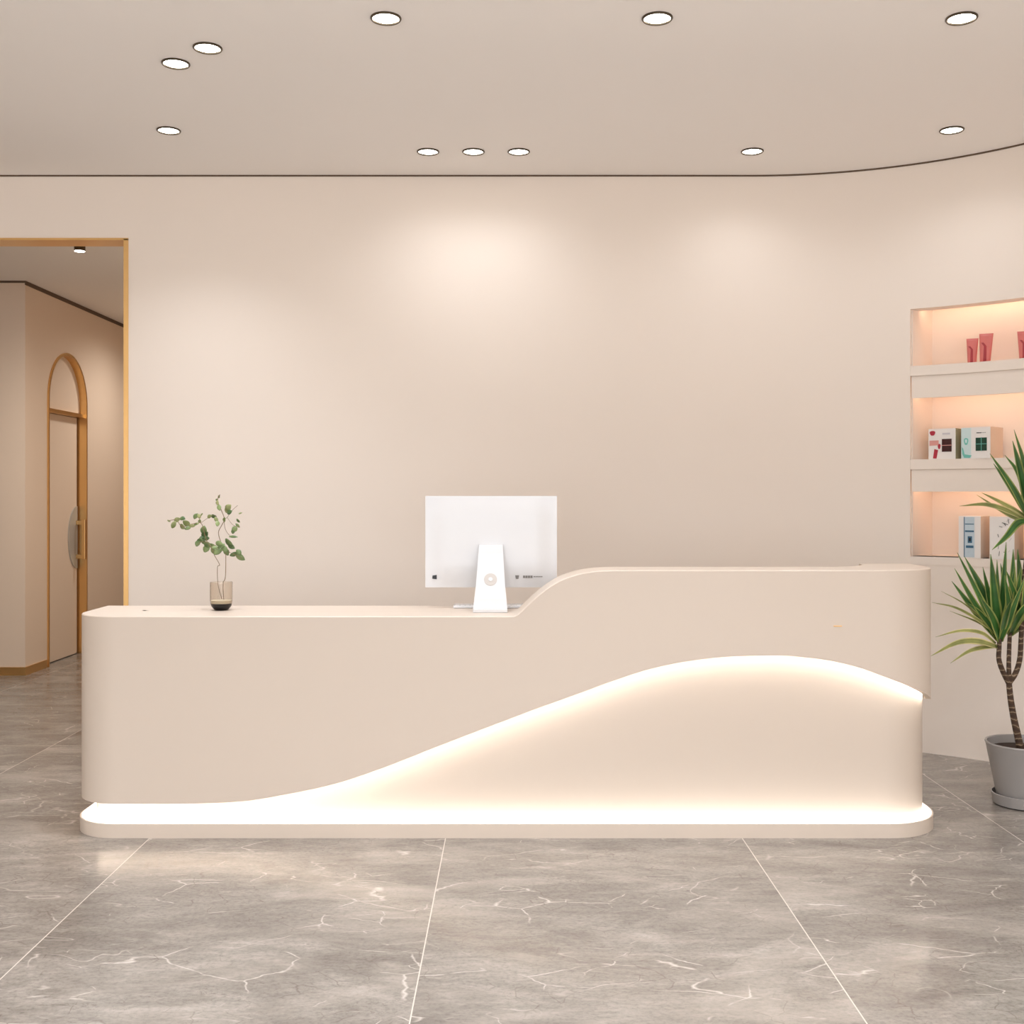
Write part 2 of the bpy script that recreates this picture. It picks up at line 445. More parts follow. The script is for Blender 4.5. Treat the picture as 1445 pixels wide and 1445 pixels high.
# the arched door in the corridor wall
d = thing('door_1', (CWX, DC, 0), kind='structure')
fx0, fx1 = CWX - 0.075, CWX + 0.012
ring = [(DY0, 0)] + arch(DY0, DY1, SPR) + [(DY1, 0)]
rin = [(DY0 + 0.022, 0)] + arch(DY0, DY1, SPR, inset=0.022) + [(DY1 - 0.022, 0)]
MB().prism(ring + rin[::-1], fx0, fx1, 'x').build('door_frame', M['brass'], d)
MB().box(CWX - 0.07, CWX - 0.005, DY0 + 0.02, DY1 - 0.02, 2.095, 2.125).build('transom_bar', M['brass'], d)
MB().prism([(DY0 + 0.02, 2.125)] + arch(DY0, DY1, SPR, inset=0.022) + [(DY1 - 0.02, 2.125)], CWX - 0.075, CWX - 0.05, 'x').build('transom_panel', M['corridor'], d)
leaf = MB().box(CWX - 0.105, CWX - 0.065, DY0 + 0.022, DY1 - 0.05, 0.008, 2.092).build('door_leaf', M['corridor'], d)
MB().box(CWX - 0.105, CWX - 0.095, DY1 - 0.05, DY1 - 0.02, 0.008, 2.092).build('gap_shade_strip', M['bronze'], d)  # dark strip in place of the shade between leaf and frame
yh = DY1 - 0.055
pl = [(yh, 0.76)] + [(yh - 0.20 * math.sin(math.pi * i / 24), 1.035 - 0.275 * math.cos(math.pi * i / 24)) for i in range(25)] + [(yh, 1.31)]
hp = MB().prism(pl[1:-1], CWX - 0.065, CWX - 0.057, 'x').build('handle_plate', M['acrylic'], d)
hd = MB().box(CWX - 0.012, CWX + 0.022, yh - 0.035, yh - 0.005, 0.84, 1.19).build('door_handle', M['brass'], d); bevel(hd, 0.004)
for z in (0.865, 1.165):
    MB().box(CWX - 0.06, CWX - 0.01, yh - 0.035, yh - 0.005, z - 0.018, z + 0.018).build('handle_bracket', M['brass'], hd)

# ------------------------------------------------------------------ reception desk
DESK = thing('reception_desk', (0, 4.87, 0), 'long cream lacquered reception desk with stepped wavy top and glowing wave on its front', 'reception desk')
HI = 1.096; LO = 0.9070
TOP = [(px, py) for px, py in ((680, 870), (700, 870), (724, 870), (730, 867.5), (735, 863.5), (746, 853), (755, 844.5), (763, 837.6), (773, 830), (783.5, 823), (796, 817), (808.5, 812.5), (829, 807.7), (850, 805.4), (872, 804.8), (890, 804.8))]
TOPX = [((px - CX) / F * 4.64, EYE - (py - CY) / F * 4.64) for px, py in TOP]
def ztop(x): return interp(TOPX, x)
BOT = [(170, 1134.5), (250, 1134.5), (300, 1133.5), (345, 1130.8), (400, 1122), (470, 1107), (540, 1084), (600, 1060.5), (650, 1041), (700, 1022), (750, 1003), (800, 985), (850, 966.5), (880, 956), (915, 945), (950, 937), (1000, 929.5), (1050, 926), (1095, 925.3), (1150, 929.5), (1200, 939), (1250, 956), (1262, 961)]
BOTX = [((px - CX) / F * 4.64, EYE - (py - CY) / F * 4.64) for px, py in BOT]
BOTX += [(1.65, 0.60), (1.79, 0.53), (2.2, 0.33)]
def zbot(x): return interp(BOTX, x)

def upath(xl, xr, yf, yb, rl, rr, ns=6, na=14, nf=170):
    out = []
    for i in range(ns): out.append((xl, yb + (yf + rl - yb) * i / ns))
    for i in range(na + 1):
        a = math.pi / 2 * i / na; out.append((xl + rl - rl * math.cos(a), yf + rl - rl * math.sin(a)))
    for i in range(1, nf):
        out.append((xl + rl + (xr - rr - xl - rl) * i / nf, yf))
    for i in range(na + 1):
        a = math.pi / 2 * i / na; out.append((xr - rr + rr * math.sin(a), yf + rr - rr * math.cos(a)))
    for i in range(1, ns + 1): out.append((xr, yf + rr + (yb - yf - rr) * i / ns))
    return out
YB = 5.10
O_ = upath(-1.82, 1.79, 4.64, YB, 0.19, 0.25)
def zb_at(k):
    x, y = O_[k]
    if x > 1.54:      # round the right corner the edge keeps falling with the distance travelled
        s = 0.0
        for j in range(k, 0, -1):
            if O_[j][0] <= 1.54: break
            s += math.dist(O_[j], O_[j - 1])
        return interp([(0, zbot(1.54)), (0.10, zbot(1.54) - 0.036), (0.20, zbot(1.54) - 0.074), (0.30, zbot(1.54) - 0.112), (0.33, zbot(1.54) - 0.118), (0.7, zbot(1.54) - 0.118)], s)
    return zbot(x)
def off_path(t): return upath(-1.82 + t, 1.79 - t, 4.64 + t, YB, max(0.01, 0.19 - t), max(0.01, 0.25 - t))
P_ = off_path(0.022)
I_ = upath(-1.59, 1.56, 4.87, YB, 0.05, 0.215)
kf = [k for k in range(len(O_)) if abs(O_[k][1] - 4.64) < 1e-6 and abs(I_[k][1] - 4.87) < 1e-6]
ka, kb = kf[0], kf[-1]; m1 = ka + 20; m2 = kb - 20
for k in kf:      # along the front the ledge runs square to the face
    if k < m1: x = I_[ka][0] + (O_[m1][0] - I_[ka][0]) * (k - ka) / (m1 - ka)
    elif k > m2: x = O_[m2][0] + (I_[kb][0] - O_[m2][0]) * (k - m2) / (kb - m2)
    else: x = O_[k][0]
    I_[k] = (x, 4.87)
vs = []; fs = []; n = len(O_)
for k in range(n):
    zb = zb_at(k); zo = ztop(O_[k][0]); zi = ztop(I_[k][0]); e = 0.003
    ox, oy = O_[k]; px_, py_ = P_[k]
    ring_ = [(ox, oy, zb), (ox, oy, zo - e), (ox + (px_ - ox) * 0.13, oy + (py_ - oy) * 0.13, zo), (*I_[k], zi), (*I_[k], 0.877), (*P_[k], 0.877), (*P_[k], zb)]
    vs += ring_
m_ = 7
for k in range(n - 1):
    for j in range(m_):
        j2 = (j + 1) % m_
        fs.append([k * m_ + j, k * m_ + j2, (k + 1) * m_ + j2, (k + 1) * m_ + j])
fs.append(list(range(m_))); fs.append([(n - 1) * m_ + j for j in range(m_)][::-1])
o = mesh('front_panel', vs, fs, M['desk'], DESK); auto_smooth(o, 30)
MB().box(-1.5895, 1.5595, 4.8702, YB, 0.877, LO).build('worktop', M['desk_top'], DESK)
B_ = upath(-1.768, 1.768, 4.712, YB - 0.02, 0.14, 0.21)
o = MB().prism(B_, 0.058, 0.8765).build('recessed_body', M['desk'], DESK); auto_smooth(o, 30)
F_ = upath(-1.83, 1.80, 4.638, YB, 0.20, 0.25)
o = MB().prism(F_, 0.0, 0.058).build('plinth', M['desk'], DESK); auto_smooth(o, 30)
def ribbon(pa, pb, za, zb2):
    """closed strip between two paths: pa/pb lists of xy, za/zb2 functions of the index giving bottom and top"""
    vs, fs = [], []; n = len(pa)
    for k in range(n):
        vs += [(*pa[k], za(k)), (*pb[k], za(k)), (*pb[k], zb2(k)), (*pa[k], zb2(k))]
    for k in range(n - 1):
        for j in range(4):
            j2 = (j + 1) % 4
            fs.append([k * 4 + j, k * 4 + j2, (k + 1) * 4 + j2, (k + 1) * 4 + j])
    fs.append([0, 1, 2, 3]); fs.append([(n - 1) * 4 + j for j in (3, 2, 1, 0)])
    return vs, fs
Fa = upath(-1.822, 1.792, 4.646, YB, 0.192, 0.242); Fb = upath(-1.77, 1.77, 4.710, YB, 0.142, 0.212)
o = mesh('light_lens', *ribbon(Fa, Fb, lambda k: 0.0575, lambda k: 0.0605), M['led_foot'], DESK); tag(o, 'glowing white light strip on the plinth')
K0, K1 = 10, n - 8      # the tape stops before the two straight sides
Ta = off_path(0.0225)[K0:K1]; Tb = off_path(0.027)[K0:K1]
o = mesh('light_strip', *ribbon(Ta, Tb, lambda k: zb_at(k + K0) + 0.012, lambda k: zb_at(k + K0) + 0.022), M['led'], DESK); tag(o, 'glowing light strip behind the wave edge')
MB().box(1.316, 1.350, 4.6375, 4.6405, 0.866, 0.870).build('nameplate', M['brass'], DESK)

ST = LO + 0.0005
# ------------------------------------------------------------------ monitor and keyboard
MON = thing('desktop_computer', (-0.092, 4.88, ST), 'white all in one desktop computer seen from behind on the low desk top', 'computer')
mx0, mx1, mz0, mz1, my = -0.380, 0.197, 0.9994, 1.4005, 4.975
cxm, czm = (mx0 + mx1) / 2, (mz0 + mz1) / 2; hw, hh = (mx1 - mx0) / 2, (mz1 - mz0) / 2
nx, nz = 40, 28; vs = []; fs = []
def bulge(u, v):
    a = min(1, (1 - abs(u)) / 0.38); b = min(1, (1 - abs(v)) / 0.5)
    s = lambda t: t * t * (3 - 2 * t)
    return 0.014 * s(a) * s(b) ** 0.6
for i in range(nx + 1):
    for j in range(nz + 1):
        u = -1 + 2 * i / nx; v = -1 + 2 * j / nz
        vs.append((cxm + hw * u, my - bulge(u, v), czm + hh * v))
g_ = lambda i, j: i * (nz + 1) + j
for i in range(nx):
    for j in range(nz): fs.append([g_(i, j), g_(i + 1, j), g_(i + 1, j + 1), g_(i, j + 1)])
b0 = len(vs); loop = [g_(i, 0) for i in range(nx + 1)] + [g_(nx, j) for j in range(1, nz + 1)] + [g_(i, nz) for i in range(nx - 1, -1, -1)] + [g_(0, j) for j in range(nz - 1, 0, -1)]
for q in loop: vs.append((vs[q][0], my + 0.012, vs[q][2]))
for a in range(len(loop)):
    c = (a + 1) % len(loop); fs.append([loop[a], loop[c], b0 + c, b0 + a])
fs.append([b0 + a for a in range(len(loop))])
o = mesh('rear_shell', vs, fs, M['white_plastic'], MON); auto_smooth(o, 40)
MB().box(mx0 + 0.012, mx1 - 0.012, my + 0.0122, my + 0.0135, mz0 + 0.03, mz1 - 0.012).build('screen', M['screen'], MON)
sx = -0.092
o = MB().box(sx - 0.073, sx + 0.073, 4.785, 4.965, ST, ST + 0.015).build('stand_foot', M['white_plastic'], MON); bevel(o, 0.002)
# neck: leans back from the foot to the shell
prof = [(4.797, ST + 0.0148, 0.0725), (4.812, 0.965, 0.068), (4.842, 1.02, 0.062), (4.885, 1.09, 0.0575), (4.925, 1.150, 0.054), (4.946, 1.188, 0.052)]
vs = []; fs = []
for y, z, h in prof:
    for dy in (0, 0.014):
        vs += [(sx - h, y + dy, z), (sx + h, y + dy, z)]
for k in range(len(prof) - 1):
    a = k * 4; c = a + 4
    fs += [[a, a + 1, c + 1, c], [a + 2, c + 2, c + 3, a + 3], [a, c, c + 2, a + 2], [a + 1, a + 3, c + 3, c + 1]]
fs += [[0, 2, 3, 1], [len(vs) - 4, len(vs) - 3, len(vs) - 1, len(vs) - 2]]
neck = mesh('stand_neck', vs, fs, M['white_plastic'], MON)
# round cable port on the neck
pc = Vector((sx, 4.8565, 1.042)); nrm = Vector((0, -0.85, 0.52)).normalized(); t1 = Vector((1, 0, 0)); t2 = nrm.cross(t1)
def disc(name, r, h, m, par, r2=0):
    vs, fs = [], []; k = 28
    for lv in (0, h):
        for i in range(k):
            a = 2 * math.pi * i / k; vs.append(pc + nrm * lv + (t1 * math.cos(a) + t2 * math.sin(a) * 1.05) * r)
    fs.append(list(range(k))); fs.append(list(range(k, 2 * k)))
    for i in range(k): fs.append([i, (i + 1) % k, k + (i + 1) % k, k + i])
    return mesh(name, vs, fs, m, par)
pt = disc('cable_port', 0.0275, 0.003, M['grey_plastic'], neck)
pc = pc + nrm * 0.003; disc('port_centre', 0.009, 0.002, M['white_plastic'], neck)
def patch(name, quads, m, parent, y):
    vs, fs = [], []
    for q in quads:
        b = len(vs)
        for dy in (0, 0.0014):
            for px, py in q:
                p = W(px, py, y); vs.append((p.x, y - 0.0006 + dy, p.z))
        k = len(q); fs.append(list(range(b, b + k))); fs.append(list(range(b + k, b + 2 * k)))
        for i in range(k): fs.append([b + i, b + (i + 1) % k, b + k + (i + 1) % k, b + k + i])
    return mesh(name, vs, fs, m, parent)
def shell_y(px, py, y=4.965):
    p = W(px, py, y); return my - bulge((p.x - cxm) / hw, (p.z - czm) / hh)
ym = shell_y(613, 814)
patch('logo_mark', [[(610.3, 812.2), (616.3, 811.2), (616.3, 817.3), (610.0, 816.6)]], M['black'], MON, ym - 0.0025)
ym = shell_y(729, 814)
patch('logo_mark', [[(727, 811.8), (732.5, 811.8), (731.5, 817), (728, 817)]], M['ink'], MON, ym - 0.0025)
ym = min(shell_y(738, 814), shell_y(765, 814), shell_y(750, 814))
q = [[(738 + i * 3.5, 812.2), (741 + i * 3.5, 812.2), (741 + i * 3.5, 815.6), (738 + i * 3.5, 815.6)] for i in range(4)]
q += [[(753 + i * 2.6, 813), (755 + i * 2.6, 813), (755 + i * 2.6, 814.4), (753 + i * 2.6, 814.4)] for i in range(5)]
patch('spec_label', q, M['ink'], MON, ym - 0.0025)

KB = thing('keyboard', (-0.095, 5.02, ST), 'slim white keyboard lying behind the computer foot on the desk', 'keyboard')
o = MB().box(-0.258, 0.07, 4.972, 5.075, ST, ST + 0.011).build('keyboard_body', M['white_plastic'], KB); bevel(o, 0.003)
w = MB()
for r in range(4):
    for c in range(14): w.box(-0.249 + c * 0.0225, -0.249 + c * 0.0225 + 0.018, 4.98 + r * 0.023, 4.98 + r * 0.023 + 0.018, ST + 0.0108, ST + 0.0125)
w.build('keys', M['white_plastic'], KB)

# ------------------------------------------------------------------ vase and branch
VX, VY = -1.256, 4.90
V = thing('glass_vase', (VX, VY, ST), 'small smoked glass tumbler vase with black base on the low desk top', 'vase')
MB().lathe([(0, 0.0), (0.026, 0.0), (0.031, 0.003), (0.043, 0.018), (0.0462, 0.029), (0.0, 0.029)], (VX, VY, ST), 40).build('vase_base', M['dark_base'], V, True, True)
MB().lathe([(0.0462, 0.0292), (0.0478, 0.045), (0.0478, 0.121), (0.0462, 0.1215), (0.0458, 0.121), (0.0458, 0.045), (0.0446, 0.0292), (0.0462, 0.0292)], (VX, VY, ST), 48).build('vase_wall', M['glass'], V, True, True)
MB().lathe([(0, 0.0293), (0.0435, 0.0293), (0.0445, 0.043), (0, 0.043)], (VX, VY, ST), 40).build('sand_filling', M['sand'], V, True, True)
BR = thing('leafy_branch', (VX, VY, ST + 0.043), 'thin branch of small round green leaves standing in the glass vase', 'branch')
def C(cx, cy, dy=0.0): return W(210 + cx / 7.224, 680 + cy / 7.224, VY + dy)
stems = [
    ([(765, 1200, 0), (757, 1040, 0), (780, 970, 0), (785, 760, .01), (780, 700, .01), (745, 640, .015), (710, 520, .02), (745, 440, .02), (770, 380, .02), (740, 290, .01), (700, 190, 0), (725, 130, 0)], .0016),
    ([(770, 380, .02), (800, 360, .02), (850, 290, .03), (905, 240, .04)], .001),
    ([(768, 390, .02), (780, 480, .03), (830, 550, .04), (905, 565, .05)], .001),
    ([(800, 365, .02), (860, 440, -.01), (930, 460, -.02)], .0009),
    ([(745, 1195, -.005), (705, 1040, -.01), (700, 870, -.01), (722, 845, -.01), (670, 750, -.01), (640, 680, -.015), (590, 600, -.02), (560, 500, -.02), (530, 420, -.02), (440, 430, -.03), (340, 455, -.04), (280, 390, -.05), (200, 395, -.06)], .0014),
    ([(530, 420, -.02), (600, 370, 0), (680, 340, .01), (705, 420, .02)], .0009),
    ([(530, 420, -.02), (515, 370, -.02), (550, 325, -.03)], .0009),
    ([(780, 700, .01), (870, 740, -.02), (950, 780, -.03)], .001),
    ([(640, 660, -.015), (720, 640, 0), (780, 690, .01)], .001),
    ([(600, 620, -.02), (540, 610, -.03), (490, 640, -.04)], .0009),
]
w = MB()
for pts, r in stems: w.tube(spline([C(*p) for p in pts], 5), r, 6)
w.build('stems', M['stem'], BR, True)
leaves = [(205, 397, 40, 20, 160), (255, 435, 85, 52, 60), (290, 385, 90, 50, 20), (345, 375, 66, 50, -20), (345, 455, 76, 52, -30), (385, 420, 84, 62, -40), (400, 470, 70, 42, 30), (440, 445, 74, 38, 0), (485, 430, 62, 30, 10),
    (480, 350, 66, 52, 60), (512, 350, 54, 40, -60), (540, 333, 36, 20, 45), (520, 400, 40, 35, 80), (562, 490, 92, 70, 80), (572, 535, 84, 70, 40), (585, 575, 64, 50, 0), (545, 575, 72, 50, 30),
    (500, 625, 72, 55, 70), (520, 600, 84, 50, 20), (562, 612, 62, 45, -30), (590, 680, 86, 72, 60), (600, 640, 92, 60, -30), (650, 650, 92, 55, -20), (670, 672, 74, 50, 10), (665, 705, 84, 60, -60), (705, 712, 100, 60, 30), (720, 630, 92, 60, -20), (740, 655, 84, 50, 40),
    (770, 682, 100, 60, -50), (790, 715, 82, 60, -60), (820, 620, 112, 62, -60), (842, 660, 80, 50, -30), (868, 735, 90, 50, 10), (918, 715, 72, 50, -45), (932, 765, 112, 62, -35), (862, 560, 92, 30, -5), (875, 480, 64, 60, 30), (860, 505, 50, 40, 80), (905, 445, 60, 30, -40), (912, 395, 50, 30, -60),
    (812, 262, 90, 70, 40), (795, 285, 70, 50, 60), (825, 310, 62, 50, 30), (772, 385, 54, 40, 70), (620, 352, 64, 40, 20), (660, 350, 64, 40, -10), (688, 385, 62, 40, -60), (700, 425, 62, 45, 80), (718, 262, 72, 46, -70), (700, 212, 50, 35, 80), (717, 150, 40, 25, 60), (695, 182, 32, 25, 0), (935, 320, 40, 18, 20)]
gl, pl_ = ([], []), ([], [])
for i, (cx, cy, ln, wd, an) in enumerate(leaves):
    dy = random.uniform(-0.035, 0.035) + (-0.03 if cx < 450 else 0)
    c = C(cx, cy, dy); s = (VY + dy) / F / 7.224; a = math.radians(an)
    tilt = Matrix.Rotation(random.uniform(-0.5, 0.5), 3, 'X') @ Matrix.Rotation(random.uniform(-0.5, 0.5), 3, 'Z')
    vs, fs = (pl_ if (cx < 450 or cy < 400) and i % 3 else gl)
    b = len(vs); k = 5
    for r in range(k + 1):
        t = r / k; half = math.sin(math.pi * min(1, t * 0.93 + 0.05)) ** 0.75 * wd / 2 * s
        for q, off in ((-1, 1.0), (0, 0.0), (1, 1.0)):
            p = Vector(((t - 0.5) * ln * s, -abs(q) * half * 0.30 + 0.10 * ln * s * (t - .5) ** 2, q * half))
            p = tilt @ p
            p = Vector((p.x * math.cos(a) - p.z * math.sin(a), p.y, p.x * math.sin(a) + p.z * math.cos(a)))
            vs.append(c + p)
    for r in range(k):
        for q in range(2): fs.append([b + r * 3 + q, b + r * 3 + q + 1, b + r * 3 + q + 4, b + r * 3 + q + 3])
for (vs, fs), m, nm in ((gl, M['leaf'], 'leaves'), (pl_, M['leaf_pale'], 'leaves')):
    o = mesh(nm, vs, fs, m, BR, True, fix=False); md = o.modifiers.new('thick', 'SOLIDIFY'); md.thickness = 0.0006
    if m is M['leaf_pale']: o['label'] = 'paler yellow green leaves'

# ------------------------------------------------------------------ dracaena in a grey pot
PX, PY = 2.33, 5.15
DR_ = thing('potted_dracaena', (PX, PY, 0), 'tall dracaena with three stems and spiky green leaves in a grey pot on a saucer', 'potted plant')
MB().lathe([(0, 0.001), (0.122, 0.001), (0.136, 0.006), (0.144, 0.052), (0.139, 0.054), (0.130, 0.014), (0, 0.012)], (PX, PY, 0), 56).build('saucer', M['pot'], DR_, True, True)
MB().lathe([(0, 0.014), (0.108, 0.014), (0.117, 0.020), (0.166, 0.268), (0.170, 0.278), (0.168, 0.284), (0.160, 0.282), (0.152, 0.22), (0, 0.22)], (PX, PY, 0), 64).build('pot', M['pot'], DR_, True, True)
MB().lathe([(0, 0.2205), (0.151, 0.2205), (0.1545, 0.247), (0.08, 0.252), (0, 0.254)], (PX, PY, 0), 40).build('soil', M['soil'], DR_, True, True)
def T(px, py, dy=0.0): return W(px, py, PY + dy)
w = MB()
def tr(pts, r0, r1):
    s = spline([T(*p) for p in pts], 7); w.tube(s, [r0 + (r1 - r0) * i / (len(s) - 1) for i in range(len(s))], 12)
tr([(1441, 1062, 0), (1437, 1042, 0), (1431, 1015, 0), (1426, 985, 0), (1423, 955, 0)], .0175, .0125)
tr([(1424, 965, 0), (1415, 947, -.01), (1409.5, 930, -.02), (1410, 912, -.02), (1411, 880, -.02)], .0125, .010)
tr([(1424, 958, 0), (1423.5, 935, .02), (1424.5, 905, .03), (1426, 870, .03)], .011, .009)
tr([(1423, 965, 0), (1433, 950, 0), (1439, 930, 0), (1441, 900, .0), (1443, 860, .0), (1447, 800, .01), (1455, 745, .01)], .0125, .010)
w.build('trunk', M['trunk'], DR_, True)

def blades(name, specs, m):
    vs, fs, uvs = [], [], []
    for pts, wpx in specs:
        P = spline([T(*p) for p in pts], 6); n = len(P); b = len(vs)
        L_ = []; hw_ = wpx / 2 * PY / F * (1.18 if m is M['blade'] else 1.0)
        for i, p in enumerate(P):
            t = (P[min(i + 1, n - 1)] - P[max(i - 1, 0)]).normalized()
            sd = t.cross(Vector((0, -1, 0.25))).normalized(); nm = sd.cross(t).normalized()
            f = i / (n - 1)
            h = hw_ * (0.55 + 0.45 * min(1, f / 0.35)) * max(0.03, (1 - f ** 2.6))
            for q in (-1, -0.5, 0, 0.5, 1):
                vs.append(p + sd * (h * q) + nm * (abs(q) * h * 0.30)); L_.append(((q + 1) / 2, f))
        for i in range(n - 1):
            for q in range(4):
                fs.append([b + i * 5 + q, b + i * 5 + q + 1, b + (i + 1) * 5 + q + 1, b + (i + 1) * 5 + q])
        uvs += L_
    me = bpy.data.meshes.new(name); me.from_pydata([tuple(v) for v in vs], [], fs)
    uv = me.uv_layers.new(name='UVMap')
    for lp in me.loops: uv.data[lp.index].uv = uvs[lp.vertex_index]
    o = link(name, me, m, DR_, True)
    md = o.modifiers.new('thick', 'SOLIDIFY'); md.thickness = 0.0012
    return o
    return o
A = (1411, 905, -.02); B = (1425, 895, .03); Cc = (1443, 880, 0)
def bl(base, mid, tip, w_, d=0.0):
    return ([base, (mid[0], mid[1], base[2] + d * 0.6), (tip[0], tip[1], base[2] + d)], w_)
blades('leaf_rosette', [
    bl(A, (1385, 848), (1351, 780), 9, -.10), bl(A, (1388, 838), (1361, 785), 11, .05), bl((1410, 900, -.02), (1378, 856), (1347, 802), 9, -.15),
    bl((1408, 903, -.02), (1375, 862), (1343, 820), 10, .02), bl((1405, 898, -.02), (1385, 868), (1362, 849), 8, -.12),
    bl((1410, 895, -.02), (1399, 858), (1387, 800), 11, .0), bl(A, (1404, 850), (1398, 782), 15, -.08), bl(A, (1408, 858), (1407, 790), 10, .10),
    bl(A, (1414, 848), (1420, 765), 11, -.05), bl(A, (1422, 860), (1432, 800), 12, -.1), bl(A, (1425, 870), (1446, 815), 10, -.15),
    bl((1410, 898, -.02), (1397, 868), (1390, 830), 10, .12), bl((1412, 900, -.02), (1418, 872), (1428, 845), 11, -.2),
    bl((1411, 896, -.02), (1392, 862), (1375, 815), 9, .14), bl(A, (1400, 872), (1383, 842), 12, -.18)], M['blade'])
blades('leaf_rosette', [
    bl(B, (1420, 845), (1412, 795), 12, .08), bl(B, (1428, 840), (1430, 775), 13, -.05), bl(B, (1436, 845), (1450, 785), 13, .1),
    bl(B, (1444, 858), (1466, 815), 13, -.12), bl(B, (1413, 855), (1400, 812), 10, .15), bl(B, (1446, 875), (1475, 850), 12, .1),
    bl(B, (1433, 856), (1441, 800), 12, -.12), bl(B, (1424, 862), (1418, 812), 12, -.18), bl(B, (1438, 868), (1462, 838), 12, -.2)], M['blade'])
blades('leaf_rosette', [
    bl(Cc, (1440, 830), (1436, 775), 12, .1), bl(Cc, (1452, 830), (1462, 770), 13, -.08), bl(Cc, (1462, 845), (1495, 790), 13, .1),
    bl(Cc, (1466, 862), (1502, 835), 12, -.12), bl(Cc, (1432, 842), (1420, 805), 11, -.15), bl(Cc, (1468, 872), (1508, 868), 12, .05), bl(Cc, (1447, 840), (1449, 790), 13, -.2)], M['blade'])
U = (1456, 742, .01)
blades('leaf_rosette', [
    bl(U, (1430, 690), (1397, 640), 9, -.12), bl((1457, 738, .01), (1434, 700), (1402, 654), 11, .05), bl(U, (1438, 672), (1418, 642), 7, .1),
    bl(U, (1443, 680), (1429, 622), 13, -.05), bl(U, (1447, 665), (1431, 606), 8, .12), bl(U, (1456, 670), (1452, 600), 13, -.1),
    bl(U, (1468, 675), (1482, 612), 13, .1), bl(U, (1482, 690), (1512, 645), 13, -.1), bl(U, (1490, 712), (1530, 690), 12, .1),
    bl((1456, 735, .01), (1448, 700), (1440, 655), 12, .15), bl(U, (1485, 735), (1528, 740), 12, -.1),
    ([(1452, 735, .01), (1436, 738, -.04), (1420, 757, -.08), (1400, 776, -.12)], 10), ([(1456, 740, .01), (1470, 760, -.02), (1490, 800, -.05)], 11)], M['blade'])
for sp in ([bl((1453, 733, .01), (1418, 712), (1385, 695), 8, -.1), ([(1452, 736, .01), (1425, 722, -.04), (1392, 712, -.08), (1354, 714, -.12)], 9),
            bl((1452, 738, .01), (1422, 726), (1378, 698), 7, .08)],
           [([(1405, 895, -.02), (1385, 878, -.08), (1350, 858, -.12), (1315, 850, -.16)], 5), bl((1403, 893, -.02), (1380, 878), (1340, 862), 3.5, .05),
            ([(1405, 908, -.02), (1385, 893, -.08), (1355, 890, -.12), (1320, 899, -.16)], 6), bl((1395, 882, -.02), (1362, 853), (1328, 834), 2.5, -.12),
            ([(1408, 913, -.02), (1380, 905, -.10), (1350, 907, -.16), (1313, 926, -.22)], 10), ([(1408, 912, -.02), (1385, 914, -.06), (1365, 920, -.10), (1341, 936, -.12)], 7)]):
    blades('leaf_rosette', sp, M['blade_pale'])['label'] = 'pale yellowish drooping leaves'

# ------------------------------------------------------------------ niche shelves and goods
for k, (zt, lab) in enumerate(((2.112, 'cream lit niche shelf holding the pink pouches, upper one'), (1.600, 'cream lit niche shelf holding the red and green gift boxes, lower one'))):
    c = niche(NL / 2, 0.1, zt)
    sh = thing('niche_shelf', (c.x, c.y, zt - 0.176), lab, 'shelf')
    o = MB().prism(shelf_poly(0.001, NL - 0.001, 0.001, ND - 0.001), zt - 0.054, zt).build('shelf_board', M['wall'], sh)
    us = [0.003 + (NL - 0.006) * i / 20 for i in range(21)]
    pts = [niche(u, niche_front(u) + 0.006) for u in us] + [niche(u, niche_front(u) + 0.024) for u in reversed(us)]
    pb = [niche(u, niche_front(u) + 0.012) for u in us] + [niche(u, niche_front(u) + 0.024) for u in reversed(us)]  # filler added behind the groove to stop the LED light leaking out
    w = MB().prism([(p.x, p.y) for p in pts], zt - 0.176, zt - 0.0585); w.prism([(p.x, p.y) for p in pb], zt - 0.0585, zt - 0.054)
    w.build('fascia', M['wall'], sh)
    us = [0.03 + (NL - 0.06) * i / 20 for i in range(21)]
    pts = [niche(u, niche_front(u) + 0.030) for u in us] + [niche(u, niche_front(u) + 0.040) for u in reversed(us)]
    MB().prism([(p.x, p.y) for p in pts], zt - 0.150, zt - 0.135).build('light_strip', M['led_warm'], sh)
sh = thing('niche_light', tuple(niche(NL / 2, 0.1, NZ1)), 'warm light strip along the top edge of the wall niche', 'light')
us = [0.006 + (NL - 0.012) * i / 20 for i in range(21)]
pts = [niche(u, niche_front(u) + 0.104) for u in us] + [niche(u, niche_front(u) + 0.118) for u in reversed(us)]
MB().prism([(p.x, p.y) for p in pts], NZ1 + 0.030, NZ1 + 0.044).build('light_strip', M['led_warm'], sh)

